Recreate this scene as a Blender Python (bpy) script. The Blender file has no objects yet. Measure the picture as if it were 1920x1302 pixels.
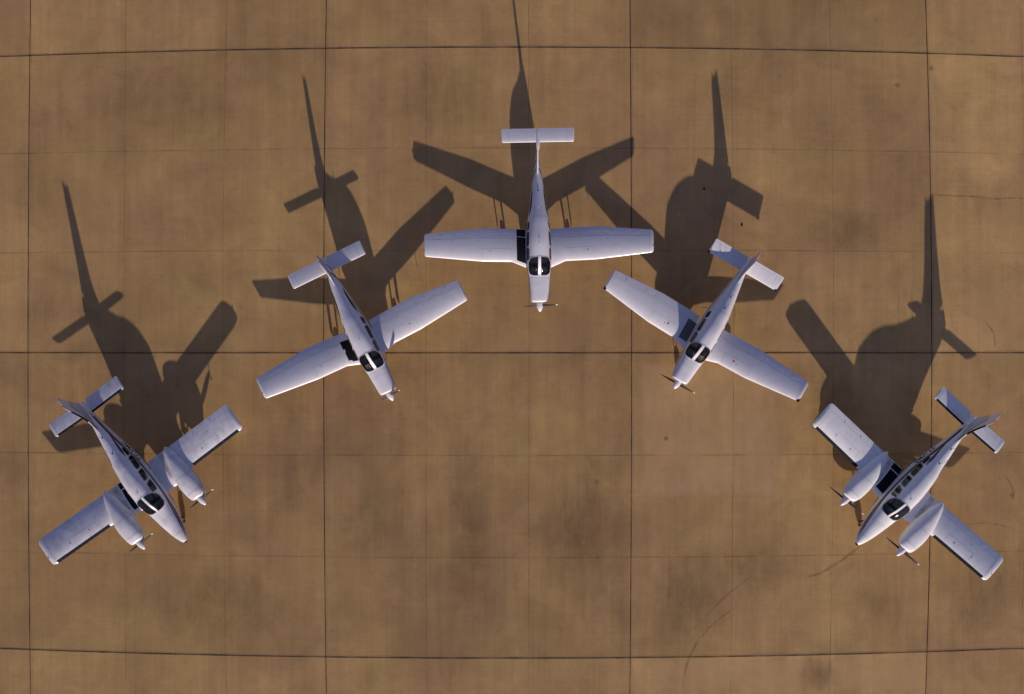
import bpy, bmesh, math, random
from mathutils import Vector, Matrix
random.seed(4)
sc = bpy.context.scene
COL = sc.collection
R = math.radians

# ------------------------------------------------------------------ camera
CAM_H = 37.0
PX = 38.0                       # photo pixels per metre on the ground
F_PX = CAM_H * PX
cam = bpy.data.cameras.new('camera')
cam.sensor_width = 36.0
cam.lens = F_PX / 1920.0 * 36.0
cam.clip_end = 9000
co = bpy.data.objects.new('camera', cam)
co.location = (0, 0, CAM_H)
co.rotation_euler = (0, 0, 0)
COL.objects.link(co)
sc.camera = co

# ------------------------------------------------------------------ sun and sky
SUN_EL = R(15.3)
SUN_AZ = R(8.2)                 # shadows fall towards +Y, a little to -X
dirv = Vector((-math.sin(SUN_AZ) * math.cos(SUN_EL), math.cos(SUN_AZ) * math.cos(SUN_EL), -math.sin(SUN_EL)))
sun = bpy.data.lights.new('sun', 'SUN')
sun.energy = 4.6
sun.angle = R(0.53)
sun.color = (1.0, 0.87, 0.72)
so = bpy.data.objects.new('sun', sun)
so.rotation_euler = dirv.to_track_quat('-Z', 'Y').to_euler()
so.location = (0, 0, 60)
COL.objects.link(so)
w = bpy.data.worlds.new('World')
sc.world = w
w.use_nodes = True
nt = w.node_tree
sky = nt.nodes.new('ShaderNodeTexSky')
sky.sky_type = 'NISHITA'
sky.sun_disc = False
sky.sun_elevation = SUN_EL
sky.sun_rotation = math.pi - SUN_AZ
sky.air_density = 1.6
sky.dust_density = 0.6
sky.ozone_density = 3.0
nt.nodes['Background'].inputs[1].default_value = 0.075
tw = nt.nodes.new('ShaderNodeMixRGB')          # low evening sky, a little more violet than the clean model
tw.blend_type = 'MULTIPLY'
tw.inputs[0].default_value = 1.0
tw.inputs[2].default_value = (1.25, 0.95, 1.28, 1)
nt.links.new(sky.outputs[0], tw.inputs[1])
nt.links.new(tw.outputs[0], nt.nodes['Background'].inputs[0])
sc.view_settings.view_transform = 'Standard'
sc.view_settings.look = 'None'
sc.view_settings.gamma = 1
sc.view_settings.use_curve_mapping = False
sc.view_settings.exposure = 0.0

# ------------------------------------------------------------------ materials
def mat(name, col, rough=0.5, metal=0.0, spec=0.5, coat=0.0):
    m = bpy.data.materials.new(name)
    m.use_nodes = True
    b = m.node_tree.nodes['Principled BSDF']
    b.inputs['Base Color'].default_value = (*col, 1)
    b.inputs['Roughness'].default_value = rough
    b.inputs['Metallic'].default_value = metal
    b.inputs['Specular IOR Level'].default_value = spec
    b.inputs['Coat Weight'].default_value = coat
    return m

def node(m, t, **k):
    n = m.node_tree.nodes.new(t)
    for a, v in k.items():
        setattr(n, a, v)
    return n

def noise_tint(m, c1, c2, scale=3.0, detail=6, rough=0.6, lo=0.35, hi=0.7):
    nt = m.node_tree
    L = nt.links
    tc = node(m, 'ShaderNodeTexCoord')
    n = node(m, 'ShaderNodeTexNoise')
    n.inputs['Scale'].default_value = scale
    n.inputs['Detail'].default_value = detail
    n.inputs['Roughness'].default_value = rough
    r = node(m, 'ShaderNodeValToRGB')
    r.color_ramp.elements[0].position = lo
    r.color_ramp.elements[1].position = hi
    r.color_ramp.elements[0].color = (*c1, 1)
    r.color_ramp.elements[1].color = (*c2, 1)
    L.new(tc.outputs['Object'], n.inputs['Vector'])
    L.new(n.outputs['Fac'], r.inputs['Fac'])
    L.new(r.outputs['Color'], nt.nodes['Principled BSDF'].inputs['Base Color'])
    return r

def paint(name, clean, dirty, dirt=0.5):
    """white aircraft paint: faint streaked grime, gentle skin waviness and small specks"""
    m = mat(name, clean, 0.33, coat=0.25)
    nt = m.node_tree
    L = nt.links
    b = nt.nodes['Principled BSDF']
    b.inputs['Coat Roughness'].default_value = 0.12
    tc = node(m, 'ShaderNodeTexCoord')
    mp = node(m, 'ShaderNodeMapping')
    mp.inputs['Scale'].default_value = (1.5, 1.1, 1.5)
    L.new(tc.outputs['Object'], mp.inputs['Vector'])
    n = node(m, 'ShaderNodeTexNoise')
    n.inputs['Scale'].default_value = 1.6
    n.inputs['Detail'].default_value = 9
    n.inputs['Roughness'].default_value = 0.68
    L.new(mp.outputs[0], n.inputs['Vector'])
    r = node(m, 'ShaderNodeValToRGB')
    r.color_ramp.elements[0].position = 0.42
    r.color_ramp.elements[1].position = 0.75
    r.color_ramp.elements[0].color = (0, 0, 0, 1)
    r.color_ramp.elements[1].color = (dirt, dirt, dirt, 1)
    L.new(n.outputs['Fac'], r.inputs['Fac'])
    v = node(m, 'ShaderNodeTexNoise')
    v.inputs['Scale'].default_value = 26
    v.inputs['Detail'].default_value = 3
    L.new(tc.outputs['Object'], v.inputs['Vector'])
    vr = node(m, 'ShaderNodeValToRGB')
    vr.color_ramp.elements[0].position = 0.68
    vr.color_ramp.elements[1].position = 0.78
    vr.color_ramp.elements[0].color = (0, 0, 0, 1)
    vr.color_ramp.elements[1].color = (dirt * 0.8,) * 3 + (1,)
    L.new(v.outputs['Fac'], vr.inputs['Fac'])
    add = node(m, 'ShaderNodeMath', operation='MAXIMUM')
    L.new(r.outputs['Color'], add.inputs[0])
    L.new(vr.outputs['Color'], add.inputs[1])
    mx = node(m, 'ShaderNodeMixRGB')
    mx.inputs[1].default_value = (*clean, 1)
    mx.inputs[2].default_value = (*dirty, 1)
    L.new(add.outputs[0], mx.inputs[0])
    L.new(mx.outputs[0], b.inputs['Base Color'])
    n2 = node(m, 'ShaderNodeTexNoise')
    n2.inputs['Scale'].default_value = 3.2
    n2.inputs['Detail'].default_value = 2
    L.new(tc.outputs['Object'], n2.inputs['Vector'])
    bp = node(m, 'ShaderNodeBump')
    bp.inputs['Strength'].default_value = 0.25
    bp.inputs['Distance'].default_value = 0.02
    L.new(n2.outputs['Fac'], bp.inputs['Height'])
    L.new(bp.outputs[0], b.inputs['Normal'])
    return m

M = {}
M['white'] = paint('white_paint', (0.70, 0.69, 0.76), (0.48, 0.46, 0.48), 0.28)
M['white_bright'] = paint('bright_white_paint', (0.82, 0.82, 0.86), (0.50, 0.48, 0.48), 0.34)  # lighter white than the other planes, used on the lower-right twin
M['white_worn'] = paint('worn_white_paint', (0.72, 0.71, 0.78), (0.36, 0.34, 0.36), 0.6)
M['black'] = mat('black_rubber', (0.012, 0.012, 0.016), 0.9, spec=.1)
noise_tint(M['black'], (0.008, 0.008, 0.011), (0.03, 0.03, 0.035), 14)
M['walk'] = mat('walkway_grit', (0.018, 0.018, 0.024), 0.9, spec=0.05)
noise_tint(M['walk'], (0.006, 0.006, 0.010), (0.022, 0.021, 0.026), 22)
M['stripe'] = mat('dark_navy_paint', (0.016, 0.017, 0.028), 0.35)
noise_tint(M['stripe'], (0.012, 0.013, 0.022), (0.03, 0.03, 0.042), 9)
M['greystripe'] = mat('grey_paint', (0.16, 0.155, 0.17), 0.4)
noise_tint(M['greystripe'], (0.13, 0.125, 0.14), (0.2, 0.195, 0.21), 9)
M['seam'] = mat('panel_seam', (0.42, 0.42, 0.46), 0.6)
noise_tint(M['seam'], (0.33, 0.33, 0.37), (0.6, 0.6, 0.65), 6)
M['metal'] = mat('bare_metal', (0.55, 0.55, 0.56), 0.3, 1.0)
noise_tint(M['metal'], (0.45, 0.45, 0.46), (0.62, 0.62, 0.63), 12)
M['tyre'] = mat('tyre_rubber', (0.02, 0.02, 0.02), 0.85)
noise_tint(M['tyre'], (0.014, 0.014, 0.014), (0.035, 0.033, 0.03), 18)
M['cabin'] = mat('cabin_trim', (0.09, 0.09, 0.08), 0.9)
noise_tint(M['cabin'], (0.10, 0.10, 0.09), (0.26, 0.25, 0.22), 8)
M['seat'] = mat('seat_fabric', (0.22, 0.2, 0.17), 0.9)
noise_tint(M['seat'], (0.30, 0.28, 0.25), (0.45, 0.42, 0.38), 16)
M['red'] = mat('red_decal', (0.55, 0.03, 0.06), 0.5)
noise_tint(M['red'], (0.45, 0.02, 0.05), (0.62, 0.05, 0.09), 30)
M['green'] = mat('green_lens', (0.02, 0.3, 0.12), 0.2)
M['tipwhite'] = mat('blade_tip_white', (0.75, 0.73, 0.7), 0.4)
noise_tint(M['tipwhite'], (0.62, 0.6, 0.57), (0.8, 0.78, 0.75), 20)
M['blade'] = mat('blade_black', (0.02, 0.02, 0.022), 0.32)
noise_tint(M['blade'], (0.014, 0.014, 0.016), (0.045, 0.044, 0.045), 20)
M['bladelit'] = mat('blade_lit_grey', (0.3, 0.29, 0.28), 0.35, 0.4)  # paler copy of the black blade, its sunlit look painted into the colour
noise_tint(M['bladelit'], (0.24, 0.23, 0.22), (0.36, 0.35, 0.34), 20)

def glass():
    m = bpy.data.materials.new('cabin_glass')
    m.use_nodes = True
    nt = m.node_tree
    nt.nodes.clear()
    o = nt.nodes.new('ShaderNodeOutputMaterial')
    t = nt.nodes.new('ShaderNodeBsdfTransparent')
    t.inputs[0].default_value = (0.78, 0.82, 0.80, 1)
    g = nt.nodes.new('ShaderNodeBsdfGlossy')
    g.inputs['Color'].default_value = (0.5, 0.53, 0.56, 1)
    g.inputs['Roughness'].default_value = 0.015
    mx = nt.nodes.new('ShaderNodeMixShader')
    f = nt.nodes.new('ShaderNodeFresnel')
    f.inputs[0].default_value = 1.48
    nt.links.new(f.outputs[0], mx.inputs[0])
    nt.links.new(t.outputs[0], mx.inputs[1])
    nt.links.new(g.outputs[0], mx.inputs[2])
    nt.links.new(mx.outputs[0], o.inputs[0])
    return m
M['glass'] = glass()

# ------------------------------------------------------------------ mesh collector
class MB:
    def __init__(self):
        self.v = []
        self.f = []
    def grid(self, rows, close=False, cap0=False, cap1=False, flip=False):
        n = len(rows[0])
        b = len(self.v)
        for r in rows:
            self.v.extend(tuple(p) for p in r)
        m = n if close else n - 1
        for i in range(len(rows) - 1):
            for j in range(m):
                a = b + i * n + j
                c = b + i * n + (j + 1) % n
                q = (a, c, c + n, a + n)
                self.f.append(q[::-1] if flip else q)
        if cap0:
            q = [b + j for j in range(n)]
            self.f.append(q if flip else q[::-1])
        if cap1:
            q = [b + (len(rows) - 1) * n + j for j in range(n)]
            self.f.append(q[::-1] if flip else q)
        return self
    def box(self, c, d, rz=0.0, rx=0.0):
        hx, hy, hz = d[0] / 2, d[1] / 2, d[2] / 2
        mt = Matrix.Translation(c) @ Matrix.Rotation(rz, 4, 'Z') @ Matrix.Rotation(rx, 4, 'X')
        b = len(self.v)
        for x, y, z in ((-1, -1, -1), (1, -1, -1), (1, 1, -1), (-1, 1, -1), (-1, -1, 1), (1, -1, 1), (1, 1, 1), (-1, 1, 1)):
            self.v.append(tuple(mt @ Vector((x * hx, y * hy, z * hz))))
        for q in ((0, 3, 2, 1), (4, 5, 6, 7), (0, 1, 5, 4), (1, 2, 6, 5), (2, 3, 7, 6), (3, 0, 4, 7)):
            self.f.append(tuple(b + i for i in q))
        return self
    def tube(self, pts, rad, n=10):
        rads = rad if isinstance(rad, (list, tuple)) else [rad] * len(pts)
        rows = []
        pts = [Vector(p) for p in pts]
        for i, p in enumerate(pts):
            d = (pts[min(i + 1, len(pts) - 1)] - pts[max(i - 1, 0)]).normalized()
            a = d.cross(Vector((0, 0, 1)))
            if a.length < 0.05:
                a = d.cross(Vector((0, 1, 0)))
            a.normalize()
            b = d.cross(a)
            rows.append([p + (a * math.cos(t) + b * math.sin(t)) * rads[i] for t in [2 * math.pi * k / n for k in range(n)]])
        return self.grid(rows, close=True, cap0=True, cap1=True)
    def lathe(self, c, axis, prof, n=24):
        """prof: (along, radius)"""
        ax = Vector(axis).normalized()
        a = ax.cross(Vector((0, 0, 1)))
        if a.length < 0.1:
            a = ax.cross(Vector((0, 1, 0)))
        a.normalize()
        b = ax.cross(a)
        rows = [[Vector(c) + ax * t + (a * math.cos(q) + b * math.sin(q)) * r for q in [2 * math.pi * k / n for k in range(n)]] for t, r in prof]
        return self.grid(rows, close=True, cap0=True, cap1=True)
    def fan_patch(self, rings, edge=None):
        """concentric rings of points, innermost last; optional skirt ring first"""
        n = len(rings[0])
        self.grid(rings, close=True)
        b = len(self.v)
        c = Vector((0, 0, 0))
        for p in rings[-1]:
            c += Vector(p)
        self.v.append(tuple(c / n))
        base = b - n
        for j in range(n):
            self.f.append((base + j, base + (j + 1) % n, b))
        return self
    def build(self, name, m, parent=None, smooth=40, label=None):
        me = bpy.data.meshes.new(name)
        me.from_pydata(self.v, [], self.f)
        bm = bmesh.new()
        bm.from_mesh(me)
        bmesh.ops.remove_doubles(bm, verts=bm.verts, dist=1e-5)
        bmesh.ops.recalc_face_normals(bm, faces=bm.faces)
        bm.to_mesh(me)
        bm.free()
        me.materials.append(m)
        if smooth:
            me.polygons.foreach_set('use_smooth', [True] * len(me.polygons))
            me.set_sharp_from_angle(angle=R(smooth))
        me.update()
        o = bpy.data.objects.new(name, me)
        COL.objects.link(o)
        if parent is not None:
            o.parent = parent
        if label:
            o['label'] = label
        return o

def spow(c, p):
    return math.copysign(abs(c) ** p, c)

def pchip(tab, s):
    """tab: rows (s, a, b, ...) -> interpolated a, b, ... without overshoot"""
    n = len(tab)
    if s <= tab[0][0]:
        return tab[0][1:]
    if s >= tab[-1][0]:
        return tab[-1][1:]
    i = 0
    while tab[i + 1][0] < s:
        i += 1
    h = tab[i + 1][0] - tab[i][0]
    t = (s - tab[i][0]) / h
    out = []
    for k in range(1, len(tab[0])):
        def sl(j):
            return (tab[j + 1][k] - tab[j][k]) / (tab[j + 1][0] - tab[j][0])
        d = sl(i)
        def m(j):
            if j == 0:
                return sl(0)
            if j == n - 1:
                return sl(n - 2)
            a, b = sl(j - 1), sl(j)
            return 0 if a * b <= 0 else 2 * a * b / (a + b)
        m0, m1 = m(i), m(i + 1)
        out.append((2 * t**3 - 3 * t**2 + 1) * tab[i][k] + (t**3 - 2 * t**2 + t) * h * m0 + (-2 * t**3 + 3 * t**2) * tab[i + 1][k] + (t**3 - t**2) * h * m1)
    return out

def lin(tab, s):
    if s <= tab[0][0]:
        return tab[0][1:]
    for a, b in zip(tab, tab[1:]):
        if s <= b[0]:
            t = (s - a[0]) / (b[0] - a[0])
            return tuple(x + (y - x) * t for x, y in zip(a[1:], b[1:]))
    return tab[-1][1:]

Y0 = 3.2        # local y = Y0 - s, s measured back from the nose tip

# ------------------------------------------------------------------ fuselage surface
#        s     halfw  ztop  zbot  zmid  n
SINGLE = [(0.455, .27, 1.25, .86, 1.08, 2.4), (0.475, .36, 1.315, .80, 1.08, 2.8), (0.56, .415, 1.36, .73, 1.07, 3.0), (1.2, .485, 1.43, .62, 1.05, 3.0),
          (1.70, .535, 1.475, .58, 1.02, 3.0), (2.10, .565, 1.76, .56, 1.04, 2.8), (2.55, .585, 1.975, .55, 1.08, 2.7), (3.2, .585, 2.02, .55, 1.08, 2.6),
          (4.1, .55, 1.94, .58, 1.10, 2.5), (5.0, .435, 1.77, .68, 1.15, 2.4), (6.0, .285, 1.58, .82, 1.18, 2.3), (6.8, .165, 1.46, .93, 1.18, 2.1),
          (7.4, .075, 1.36, 1.03, 1.18, 2.0), (7.72, .02, 1.28, 1.12, 1.19, 2.0)]
TWIN = [(0.0, .012, 1.15, 1.12, 1.14, 2), (0.05, .085, 1.215, 1.05, 1.135, 2), (.15, .155, 1.27, .985, 1.13, 2), (.5, .295, 1.365, .845, 1.12, 2.1), (1.0, .42, 1.45, .725, 1.11, 2.2),
        (1.6, .525, 1.53, .64, 1.10, 2.4), (1.95, .565, 1.60, .62, 1.10, 2.5), (2.4, .605, 1.87, .60, 1.12, 2.5), (2.9, .63, 2.03, .60, 1.14, 2.5),
        (3.5, .635, 2.05, .60, 1.15, 2.5), (4.4, .605, 1.98, .62, 1.16, 2.4), (5.3, .49, 1.83, .70, 1.2, 2.3), (6.2, .335, 1.73, .84, 1.24, 2.2),
        (7.0, .205, 1.65, .95, 1.28, 2.1), (7.8, .1, 1.52, 1.06, 1.3, 2.0), (8.3, .03, 1.42, 1.2, 1.31, 2.0)]

class Fus:
    def __init__(self, tab, ks=1.0):
        self.tab = [(r[0] * ks,) + tuple(r[1:]) for r in tab]
        self.s0, self.s1 = self.tab[0][0], self.tab[-1][0]
        self.ks = ks
    def raw(self, s, th):
        w, zt, zb, zm, n = pchip(self.tab, s)
        c, q = math.cos(th), math.sin(th)
        return Vector((w * spow(c, 2 / n), Y0 - s, zm + ((zt - zm) if q >= 0 else (zm - zb)) * spow(q, 2 / n)))
    def P(self, s, th, off=0.0):
        p = self.raw(s, th)
        if off:
            e = 0.01
            a = self.raw(s + e, th) - self.raw(s - e, th)
            b = self.raw(s, th + e) - self.raw(s, th - e)
            nn = b.cross(a)
            if nn.length > 1e-9:
                nn.normalize()
                ctr = Vector((0, p.y, pchip(self.tab, s)[3]))
                if nn.dot(p - ctr) < 0:
                    nn = -nn
                p = p + nn * off
        return p
    def theta(self, s, z, side):
        w, zt, zb, zm, n = pchip(self.tab, s)
        if z >= zm:
            q = min(1, ((z - zm) / (zt - zm)) ** (n / 2))
        else:
            q = -min(1, ((zm - z) / (zm - zb)) ** (n / 2))
        a = math.asin(q)
        return a if side > 0 else math.pi - a

def superell(cs, ct, hs, ht, p=3.0, n=44, clip=None, skew=0.0, taper=0.0):
    pts = []
    for k in range(n):
        a = 2 * math.pi * (k + 0.5) / n
        u, v = spow(math.cos(a), 2 / p), spow(math.sin(a), 2 / p)
        t = ct + v * ht * (1 + taper * u)
        s = cs + u * hs + skew * v
        if clip:
            t = max(clip[0], min(clip[1], t))
        pts.append((s, t))
    return pts

def inside(pts, s, t):
    c = False
    n = len(pts)
    for i in range(n):
        a, b = pts[i], pts[i - 1]
        if (a[1] > t) != (b[1] > t) and s < (b[0] - a[0]) * (t - a[1]) / (b[1] - a[1]) + a[0]:
            c = not c
    return c

def scale_out(pts, k):
    cs = sum(p[0] for p in pts) / len(pts)
    ct = sum(p[1] for p in pts) / len(pts)
    return [(cs + (p[0] - cs) * k, ct + (p[1] - ct) * k) for p in pts]

def inset(pts, ds, dt):
    cs = (min(p[0] for p in pts) + max(p[0] for p in pts)) / 2
    ct = (min(p[1] for p in pts) + max(p[1] for p in pts)) / 2
    hs = max(p[0] for p in pts) - cs
    ht = max(p[1] for p in pts) - ct
    return [(cs + (p[0] - cs) * (1 - ds / hs), ct + (p[1] - ct) * (1 - dt / ht)) for p in pts]

def fus_patch(F, pts, off, name, m, parent, rings=6, lip=True, **k):
    rr = []
    if lip:
        rr.append([F.P(s, t, off - 0.008) for s, t in pts])
    for i in range(rings):
        q = scale_out(pts, 1 - i / rings)
        rr.append([F.P(s, t, off) for s, t in q])
    return MB().fan_patch(rr).build(name, m, parent, **k)

def fus_ring(F, outer, inner, off, name, m, parent):
    rows = [[F.P(s, t, off - 0.01) for s, t in outer], [F.P(s, t, off) for s, t in outer], [F.P(s, t, off) for s, t in inner], [F.P(s, t, off - 0.012) for s, t in inner]]
    return MB().grid(rows, close=True).build(name, m, parent)

def fus_strip(F, line, side, off, mb):
    """line: (s, z, height) along the flank"""
    rows = []
    n = 60
    for i in range(n + 1):
        s = line[0][0] + (line[-1][0] - line[0][0]) * i / n
        z, h = pchip([(q[0], q[1], q[2]) for q in line], s)
        rows.append([F.P(s, F.theta(s, z + d * h / 2, side), o) for d, o in ((-1, off - 0.006), (-1, off), (0, off), (1, off), (1, off - 0.006))])
    mb.grid(rows)
    return mb

# ------------------------------------------------------------------ wing surfaces
def af(c, t, up=True, camber=0.02):
    yt = 5 * t * (0.2969 * math.sqrt(max(c, 0)) - 0.126 * c - 0.3516 * c**2 + 0.2843 * c**3 - 0.1036 * c**4)
    yc = camber * (0.8 * c - c * c) / 0.16 if c < 0.4 else camber * (0.2 + 0.8 * c - c * c) / 0.36
    return yc + (yt if up else -yt)

class Surf:
    """a lifting surface; tab rows (x, s_leading, s_trailing, z, thickness)"""
    def __init__(self, tab, side, inc=0.045, camber=0.02, tip=0.14, tip_pt=0.4, tab_tip_extra=0.0):
        self.tab, self.side, self.inc, self.camber = tab, side, inc, camber
        self.xt = tab[-1][0]
        self.tip = tip
        self.tp = tip_pt
    def st(self, x):
        x0 = self.xt - self.tip
        le, te, z, t = lin(self.tab, min(x, self.xt))
        if x > x0:
            u = min(1, (x - x0) / self.tip)
            k = math.sqrt(max(0, 1 - u * u))
            kt = max(0.03, k)
            kc = 0.72 + 0.28 * math.sqrt(max(0, 1 - u**2.6))
            c = te - le
            m = le + c * self.tp
            le, te = m + (le - m) * kc, m + (te - m) * kc
            t = t * kt
        return le, te, z, t
    def P(self, x, c, up=True, off=0.0):
        le, te, z, t = self.st(x)
        ch = te - le
        s = le + c * ch
        zz = z + af(c, t, up, self.camber) * ch + self.inc * (0.3 - c) * ch
        zz += off if up else -off
        return Vector((self.side * x, Y0 - s, zz))
    def loop(self, x, c0, c1, n=14):
        cs = [c0 + (c1 - c0) * (1 - math.cos(math.pi * i / n)) / 2 for i in range(n + 1)]
        up = [self.P(x, c) for c in cs]
        lo = [self.P(x, c, False) for c in cs[::-1]]
        return up + lo
    def xs(self, x0, x1, step=0.12):
        n = max(2, int((x1 - x0) / step))
        xs = [x0 + (x1 - x0) * i / n for i in range(n + 1)]
        xs += [q for q in [r[0] for r in self.tab] if x0 + 0.01 < q < x1 - 0.01]
        if x1 > self.xt - 0.01:
            xs = [x for x in xs if x < self.xt - self.tip] + [self.xt - self.tip * (1 - math.sin(math.pi / 2 * i / 9)) for i in range(10)]
        return sorted(set(xs))
    def piece(self, x0, x1, c0, c1, name, m, parent, **k):
        return MB().grid([self.loop(x, c0, c1) for x in self.xs(x0, x1)], close=True, cap0=True, cap1=True).build(name, m, parent, **k)
    def strip(self, mb, x0, x1, c0, c1, off=0.004, up=True, n=6):
        rows = []
        for x in self.xs(x0, x1, 0.08):
            q = [self.P(x, c0 + (c1 - c0) * i / n, up, off) for i in range(n + 1)]
            q = [self.P(x, c0, up, -0.004)] + q + [self.P(x, c1, up, -0.004)]
            rows.append(q)
        rows = [[Vector((p.x, p.y, p.z - off - 0.002)) for p in rows[0]]] + rows + [[Vector((p.x, p.y, p.z - off - 0.002)) for p in rows[-1]]]
        mb.grid(rows)
        return mb
    def spanline(self, mb, c, x0, x1, w=0.012):
        le, te, _, _ = self.st((x0 + x1) / 2)
        d = w / (te - le) / 2
        return self.strip(mb, x0, x1, c - d, c + d, 0.0025, n=1)
    def chordline(self, mb, x, c0, c1, w=0.012):
        return self.strip(mb, x - w / 2, x + w / 2, c0, c1, 0.0025, n=8)
    def boot(self, x0, x1, cf, name, m, parent):
        rows = []
        for x in self.xs(x0, x1, 0.1):
            q = [self.P(x, cf * (1 - i / 8)**1.5, True, 0.006) + Vector((0, 0.012, 0)) for i in range(9)]
            q += [self.P(x, cf * (i / 8)**1.5, False, 0.006) + Vector((0, 0.012, 0)) for i in range(1, 9)]
            rows.append(q)
        return MB().grid(rows, close=True, cap0=True, cap1=True).build(name, m, parent)

class Fin:
    """vertical surface; rows (z, s_leading, s_trailing, thickness)"""
    def __init__(self, tab):
        self.tab = tab
    def P(self, z, c, side, off=0.0):
        le, te, t = pchip(self.tab, z)
        ch = te - le
        ztop = self.tab[-1][0]
        k = 1.0
        if z > ztop - 0.06:
            u = (z - ztop + 0.06) / 0.06
            k = max(0.06, math.sqrt(max(0, 1 - u * u)))
        return Vector((side * (af(c, t, True, 0) * ch * k + off), Y0 - (le + c * ch), z))
    def zs(self, z0, z1):
        ztop = self.tab[-1][0]
        n = max(6, int((z1 - z0) / 0.035))
        zs = [z0 + (z1 - z0) * i / n for i in range(n + 1)]
        if z1 > ztop - 0.01:
            zs = [z for z in zs if z < ztop - 0.06] + [ztop - 0.06 * (1 - math.sin(math.pi / 2 * i / 5)) for i in range(6)]
        return zs
    def piece(self, z0, z1, c0, c1, name, m, parent):
        rows = []
        n = 14
        for z in self.zs(z0, z1):
            cs = [c0 + (c1 - c0) * (1 - math.cos(math.pi * i / n)) / 2 for i in range(n + 1)]
            rows.append([self.P(z, c, 1) for c in cs] + [self.P(z, c, -1) for c in cs[::-1]])
        return MB().grid(rows, close=True, cap0=True, cap1=True).build(name, m, parent)
    def line(self, mb, pts, w, side):
        """pts (s, z)"""
        rows = []
        n = 26
        for i in range(n + 1):
            u = i / n * (len(pts) - 1)
            j = min(int(u), len(pts) - 2)
            f = u - j
            s = pts[j][0] * (1 - f) + pts[j + 1][0] * f
            z = pts[j][1] * (1 - f) + pts[j + 1][1] * f
            r = []
            for d in (-1, 1):
                zz = z + d * w / 2
                le, te, t = pchip(self.tab, zz)
                c = min(0.99, max(0.0, (s - le) / (te - le)))
                r.append(self.P(zz, c, side, 0.005))
            rows.append(r)
        mb.grid(rows)
        return mb

# ------------------------------------------------------------------ smaller parts
def propeller(root, c, phi, rad=0.96, mats=('blade', 'blade'), spin=0.17, slen=0.40, s_tip=0.0):
    x, z = c
    hub = MB()
    ys = Y0 - s_tip
    prof = [(0.0, 0.004)] + [(-slen * (i / 10), max(0.01, spin * math.sin(math.pi / 2 * (i / 10) ** 0.72))) for i in range(1, 11)] + [(-slen - 0.03, spin * 0.98)]
    sp = hub.lathe((x, ys, z), (0, 1, 0), prof, 28).build('spinner', M['white'], root)
    yb = ys - slen + 0.09
    pr = MB().lathe((x, yb + 0.035, z), (0, 1, 0), [(0, 0.06), (-0.07, 0.06)], 12).build('propeller', M['metal'], root)
    for k in range(2):
        a = phi + math.pi * k
        u = Vector((math.cos(a), 0, math.sin(a)))
        v = Vector((-math.sin(a), 0, math.cos(a)))
        def rows(r0, r1, n):
            out = []
            for i in range(n + 1):
                r = r0 + (r1 - r0) * i / n
                q = r / rad
                ch = 0.075 + 0.075 * math.sin(math.pi * min(1, q * 0.95) ** 0.9)
                if q > 0.93:
                    ch *= math.sqrt(max(0.04, 1 - ((q - 0.93) / 0.07) ** 2))
                tw = R(52 - 36 * q)
                th = 0.05 * (1 - q) ** 2 + 0.009
                e1 = v * math.cos(tw) + Vector((0, 1, 0)) * math.sin(tw)
                e2 = -v * math.sin(tw) + Vector((0, 1, 0)) * math.cos(tw)
                ctr = Vector((x, yb, z)) + u * r
                out.append([ctr + e1 * ch / 2 * math.cos(t) + e2 * th * math.sin(t) for t in [2 * math.pi * j / 12 for j in range(12)]])
            return out
        b = MB().grid(rows(0.05, rad * 0.90, 14), close=True, cap0=True).build('blade', M[mats[k]], pr)
        MB().grid(rows(rad * 0.90, rad, 7), close=True, cap1=True).build('blade_tip', M['tipwhite'], pr)

def wheel(root, x, s, r=0.2, wd=0.15):
    y = Y0 - s
    prof = [(-wd / 2, r * .55), (-wd / 2, r * .8), (-wd / 2 * .8, r * .95), (-wd / 4, r), (wd / 4, r), (wd / 2 * .8, r * .95), (wd / 2, r * .8), (wd / 2, r * .55)]
    wo = MB().lathe((x, y, r), (1, 0, 0), prof, 28).build('wheel', M['tyre'], root)
    MB().lathe((x, y, r), (1, 0, 0), [(-wd / 2 - .006, .03), (-wd / 2 - .006, r * .5), (-wd / 2 + .02, r * .56), (wd / 2 - .02, r * .56), (wd / 2 + .006, r * .5), (wd / 2 + .006, .03)], 24).build('rim', M['metal'], wo)

def main_gear(root, x, s, ztop, door=True, fairing=False, r=0.2):
    y = Y0 - s
    sd = 1 if x > 0 else -1
    xi = x - sd * 0.13
    g = MB()
    g.tube([(xi, y, ztop), (xi, y, 0.42), (xi, y, 0.2)], [0.045, 0.045, 0.03])
    g.tube([(xi, y, 0.2), (x, y, 0.2)], 0.03)
    g.tube([(xi, y + 0.03, 0.5), (xi - sd * 0.1, y + 0.28, ztop)], 0.018)
    g.tube([(xi, y - 0.06, 0.45), (xi, y - 0.11, 0.34), (xi, y - 0.05, 0.24)], 0.014)
    g.build('landing_gear_leg', M['white'], root)
    wheel(root, x, s, r)
    if door:
        MB().box((xi + sd * 0.33, y, (ztop + 0.30) / 2 + .03), (0.012, 0.42, ztop - 0.30)).build('gear_door', M['white'], root)
    if fairing:
        rows = []
        for i in range(17):
            u = i / 16
            k = max(0.02, math.sin(math.pi * u ** 0.72) ** 0.6)
            yy = y + 0.30 - 0.78 * u
            rows.append([(x + 0.115 * k * spow(math.cos(t), .8), yy, 0.23 + 0.15 * k * spow(math.sin(t), .8)) for t in [2 * math.pi * j / 20 for j in range(20)]])
        MB().grid(rows, close=True, cap0=True, cap1=True).build('wheel_fairing', M['white'], root)

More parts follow.
